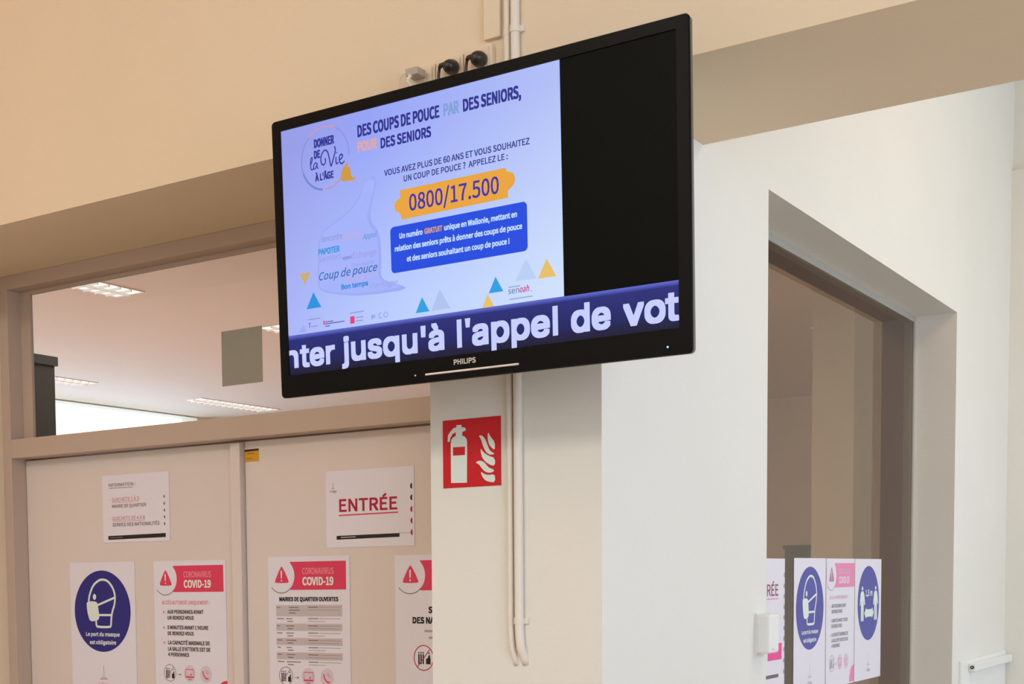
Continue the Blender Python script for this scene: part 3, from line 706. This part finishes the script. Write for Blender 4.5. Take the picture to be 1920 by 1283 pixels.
t = poster_base('nationality_poster', (-.8689, .4890, 1.6575), 303, 430, 'poster about the nationality service, cut off by the pillar, on the right door leaf')
S = Sheet(t)
covid_head(S, PINK, PINKL, SIGNW, PINKL)
S.text([('SERVICE', 109.5, 193.5, -158.9, 18), ('DES NATIONALITÉS', 57.2, 246, -187.5, 18)], 0, 0, 0, 0, INK, bold=.05)
S.stroke('small_lines', [[(96.2, -207.5), (207, -207.5)], [(110.3, -225.5), (193, -225.5)]], 6, mat('print_pale_ink', rgb(176, 162, 160), .5), 1)
S.stroke('icon_ring', [arc(92.5, -281, 31.5, 34, 0, 360, 40)], 2.6, CRIM, 1)
for x in (77, 84, 91):
    S.poly('figure_symbol', [(x-2.2, -298), (x+2.2, -298), (x+2.2, -271), (x-2.2, -271)], INK, 1); S.ell('figure_head', x, -267, 2.2, 2.4, INK, 1, 12)
S.poly('desk_symbol', [(100, -298), (115, -298), (115, -283), (106, -281), (100, -284)], INK, 1); S.ell('figure_head', 110, -268, 2.2, 2.4, INK, 1, 12)
S.poly('figure_symbol', [(106, -284), (114, -284), (113, -273), (108, -274)], INK, 1)
S.stroke('icon_bar', [[(72, -306), (114, -256)]], 2.4, CRIM, 1.5)

def entry_sheet(loc, w_, h_, label, side=False):
    t = poster_base('entrance_sign', loc, w_, h_, label, side, cat='sign')
    return t
t = entry_sheet((-1.1051, .4890, 1.8984), 303, 216, 'white landscape sheet with underlined red lettering reading ENTRÉE, on the right door leaf')
S = Sheet(t)
S.text('ENTRÉE', 46.9, 247, -116, 36, CRIM, bold=.02)
S.stroke('underline', [[(45.4, -125.5), (249.6, -123.5)]], 3.6, PINK, 1)
S.poly('footer_bar', [(36.1, -193.5), (253.3, -190.8), (253.3, -180.6), (36.3, -182.8)], INK, 1)
S.stroke('footer_print', [[(51.8, -187.6), (103.2, -187)]], 2.2, GREYL, 1.5)
S.stroke('thin_rule', [[(253, -180.3), (291, -181)]], .8, GREYI, 1)
S.stroke('tower_mark', [[(26.4, -33.5), (26.4, -48)], [(20, -49), (32, -48.6)]], 1.1, GREYI, 1)
S.text('Liège', 15.3, 38.5, -60, 7, GREYI)
for i, z in enumerate((-53.8, -85.2, -116.6, -148.1, -179.6)):
    S.poly('edge_dot', [(296.5, z-8)] + arc(296.5, z, 6.5, 8, 250, 110, 10) + [(296.5, z+8)], INK if i < 2 else CRIM, 1)

t = entry_sheet((-2.0189, .4890, 1.9336), 298, 215, 'white sheet headed INFORMATION listing the counters, high on the left door leaf')
t.name = 'information_sheet'
S = Sheet(t)
MG = mat('print_soft_brown', rgb(112, 88, 84), .5); MP = mat('print_soft_red', rgb(206, 128, 132), .5)
S.text('INFORMATION :', 29.6, 150, -36.5, 10.5, MG)
S.stroke('underline', [[(31, -41), (140, -41.5)]], 1.5, MG, 1)
S.text([('- ', 30, 34, -84.8, 13), ('GUICHETS 1 À 3', 43.2, 165.2, -84.8, 12.5), ('GUICHETS DE 4 À 8', 44.1, 189.8, -145, 12.5)], 0, 0, 0, 0, MP)
S.text([('MAIRIE DE QUARTIER', 44, 197, -104.2, 10.5), ('SERVICE DES NATIONALITÉS', 43.4, 253.5, -164, 11)], 0, 0, 0, 0, MG, bold=.01)
S.stroke('underline', [[(43.2, -87.6), (165.2, -87.6)], [(44.1, -148), (189.8, -148)], [(30, -140), (34, -140)]], 1.1, MP, 1)
S.poly('footer_bar', [(22.8, -206), (279.8, -203.2), (280, -190.8), (23, -193.5)], INK, 1)
S.stroke('footer_print', [[(31.5, -199.5), (88, -198.8)]], 3, GREYI, 1.5)
for z in (-77.1, -98.8, -119.4, -140.5, -161.8):
    S.poly('edge_dot', [(278, z-5)] + arc(278, z, 4.5, 5, 250, 110, 8) + [(278, z+5)], INK, 1)

# posters on the brown window (seen at a steep angle), reflection haze in their print colours
GX = -.1590
mask_poster((GX, 1.680, 1.6425), 'poster with blue mask disc on the brown window, left of the two banner posters', True, 1.062, 1.025, blue=HAZE_B)
access_poster((GX, 2.0085, 1.6423), 'poster with faded pink warning banner on the brown window, between the two blue discs', True, 1.06, 1.025, True)
t = poster_base('distance_poster', (GX, 2.3355, 1.6420), 334, 441, 'poster with blue disc asking 1.5 m distance, rightmost on the brown window', True)
S = Sheet(t)
S.ell('blue_disc', 170, -161.5, 136, 136, HAZE_B, 1, 72)
for cx in (90.5, 260):
    S.ell('figure_head', cx, -107, 10.5, 7, SIGNW, 2, 24)
    S.poly('figure_symbol', [(cx-12, -117), (cx+12, -117), (cx+22, -125), (cx+35, -166), (cx+24, -168), (cx+17, -150), (cx+17, -225.5), (cx+2, -225.5), (cx+1, -172), (cx-1, -172), (cx-2, -225.5), (cx-17, -225.5), (cx-17, -150), (cx-24, -169), (cx-33, -168), (cx-22, -125)], SIGNW, 2)
S.text('1,5 m', 131, 218, -135.5, 23, SIGNW, 2, bold=.03)
S.poly('double_arrow', [(116, -198.5), (138, -178.5), (145, -184), (210, -184), (217, -178), (236, -197), (215, -217.5), (209, -211), (145, -212), (138, -217.5)], SIGNW, 2)
tower(S, 173, -389.5, -349, HAZE_G)
t = entry_sheet((GX, 1.2440, 1.6400), 350, 432, 'white sheet ending in RÉE with pink block, behind the box at the window edge', True)
S = Sheet(t)
S.text('ENTRÉE', 78, 290.5, -114.5, 36, mat('print_entry_hazed', rgb(150, 90, 105), .5), bold=.01)  # lettering colour lightened by painted-in reflection haze
S.stroke('underline', [[(78, -123.5), (290.5, -123.5)]], 3.4, HAZE_P, 1)
S.poly('pink_block', [(200, -312), (324, -312), (324, -261), (200, -261)], MAGENTA, 1)
S.poly('footer_bar', [(160, -367), (295, -366.6), (295, -356), (160, -356)], GREYI, 1)
for z in (-50.9, -84.9, -117.2, -150, -183, -216, -249, -282, -318, -352):
    S.poly('edge_dot', [(347, z-8)] + arc(347, z, 7, 8, 250, 110, 8) + [(347, z+8)], GREYI, 1)

tag(nodoub('grey_sheet', boxes((-1.497, -1.338, .4945, .4955, 2.1735, 2.336)), GREYSHEET), 'plain grey square sheet stuck on the transom glass', 'sheet')
t = empty('yellow_sticker', (-1.408, .4897, 1.943), 'small yellow sticker with dark top strip at the top of the right door leaf', 'sticker')
nodoub('label_sheet', boxes((0, .0545, -.0005, 0, 0, .037)), YELLOW, t)
S = Sheet(t)
S.poly('dark_strip', [(0, 30), (54.5, 31.5), (54.5, 37), (0, 36)], INK, 0)
S.stroke('small_print', [[(8, 24), (38, 24.5)], [(6, 9), (30, 9)]], 3.5, mat('sticker_print', rgb(176, 122, 24), .6), 0)

# ------------------------------------------------------------------ box and board on the side wall
t = empty('wall_sensor_box', (0, .900, 1.384), 'small white plastic box on the side wall at the window edge', 'box')
nodoub('housing', boxes((.0003, .040, 0, .075, 0, .106)), WHITEPL, t, bevel=.008)
nodoub('back_plate', boxes((.0001, .004, -.001, .076, -.001, .107)), WHITEPL, t)
bm = bmesh.new(); bmesh.ops.create_uvsphere(bm, u_segments=10, v_segments=6, radius=.0016, matrix=Matrix.Translation((.040, .024, .012)))
obj('screw', bm, GREYI, t)
t = empty('wall_board', (0, 3.22, 0), 'white board with a rail along its top, low on the side wall at far right', 'board')
nodoub('board_panel', boxes((.0005, .010, .01, .88, .9, 1.228)), WHITEPL, t, bevel=.001)
nodoub('rail', boxes((.010, .038, .135, .885, 1.178, 1.212)), WHITEPL, t, bevel=.004)
bm = bmesh.new(); tube(bm, [(.024, .1352, 1.196), (.024, .132, 1.196)], .0075, 16); obj('screw_hole', bm, INK, t)
bm = bmesh.new(); tube(bm, [(.024, .1322, 1.196), (.024, .130, 1.196)], .003, 12); obj('screw', bm, METAL, t)
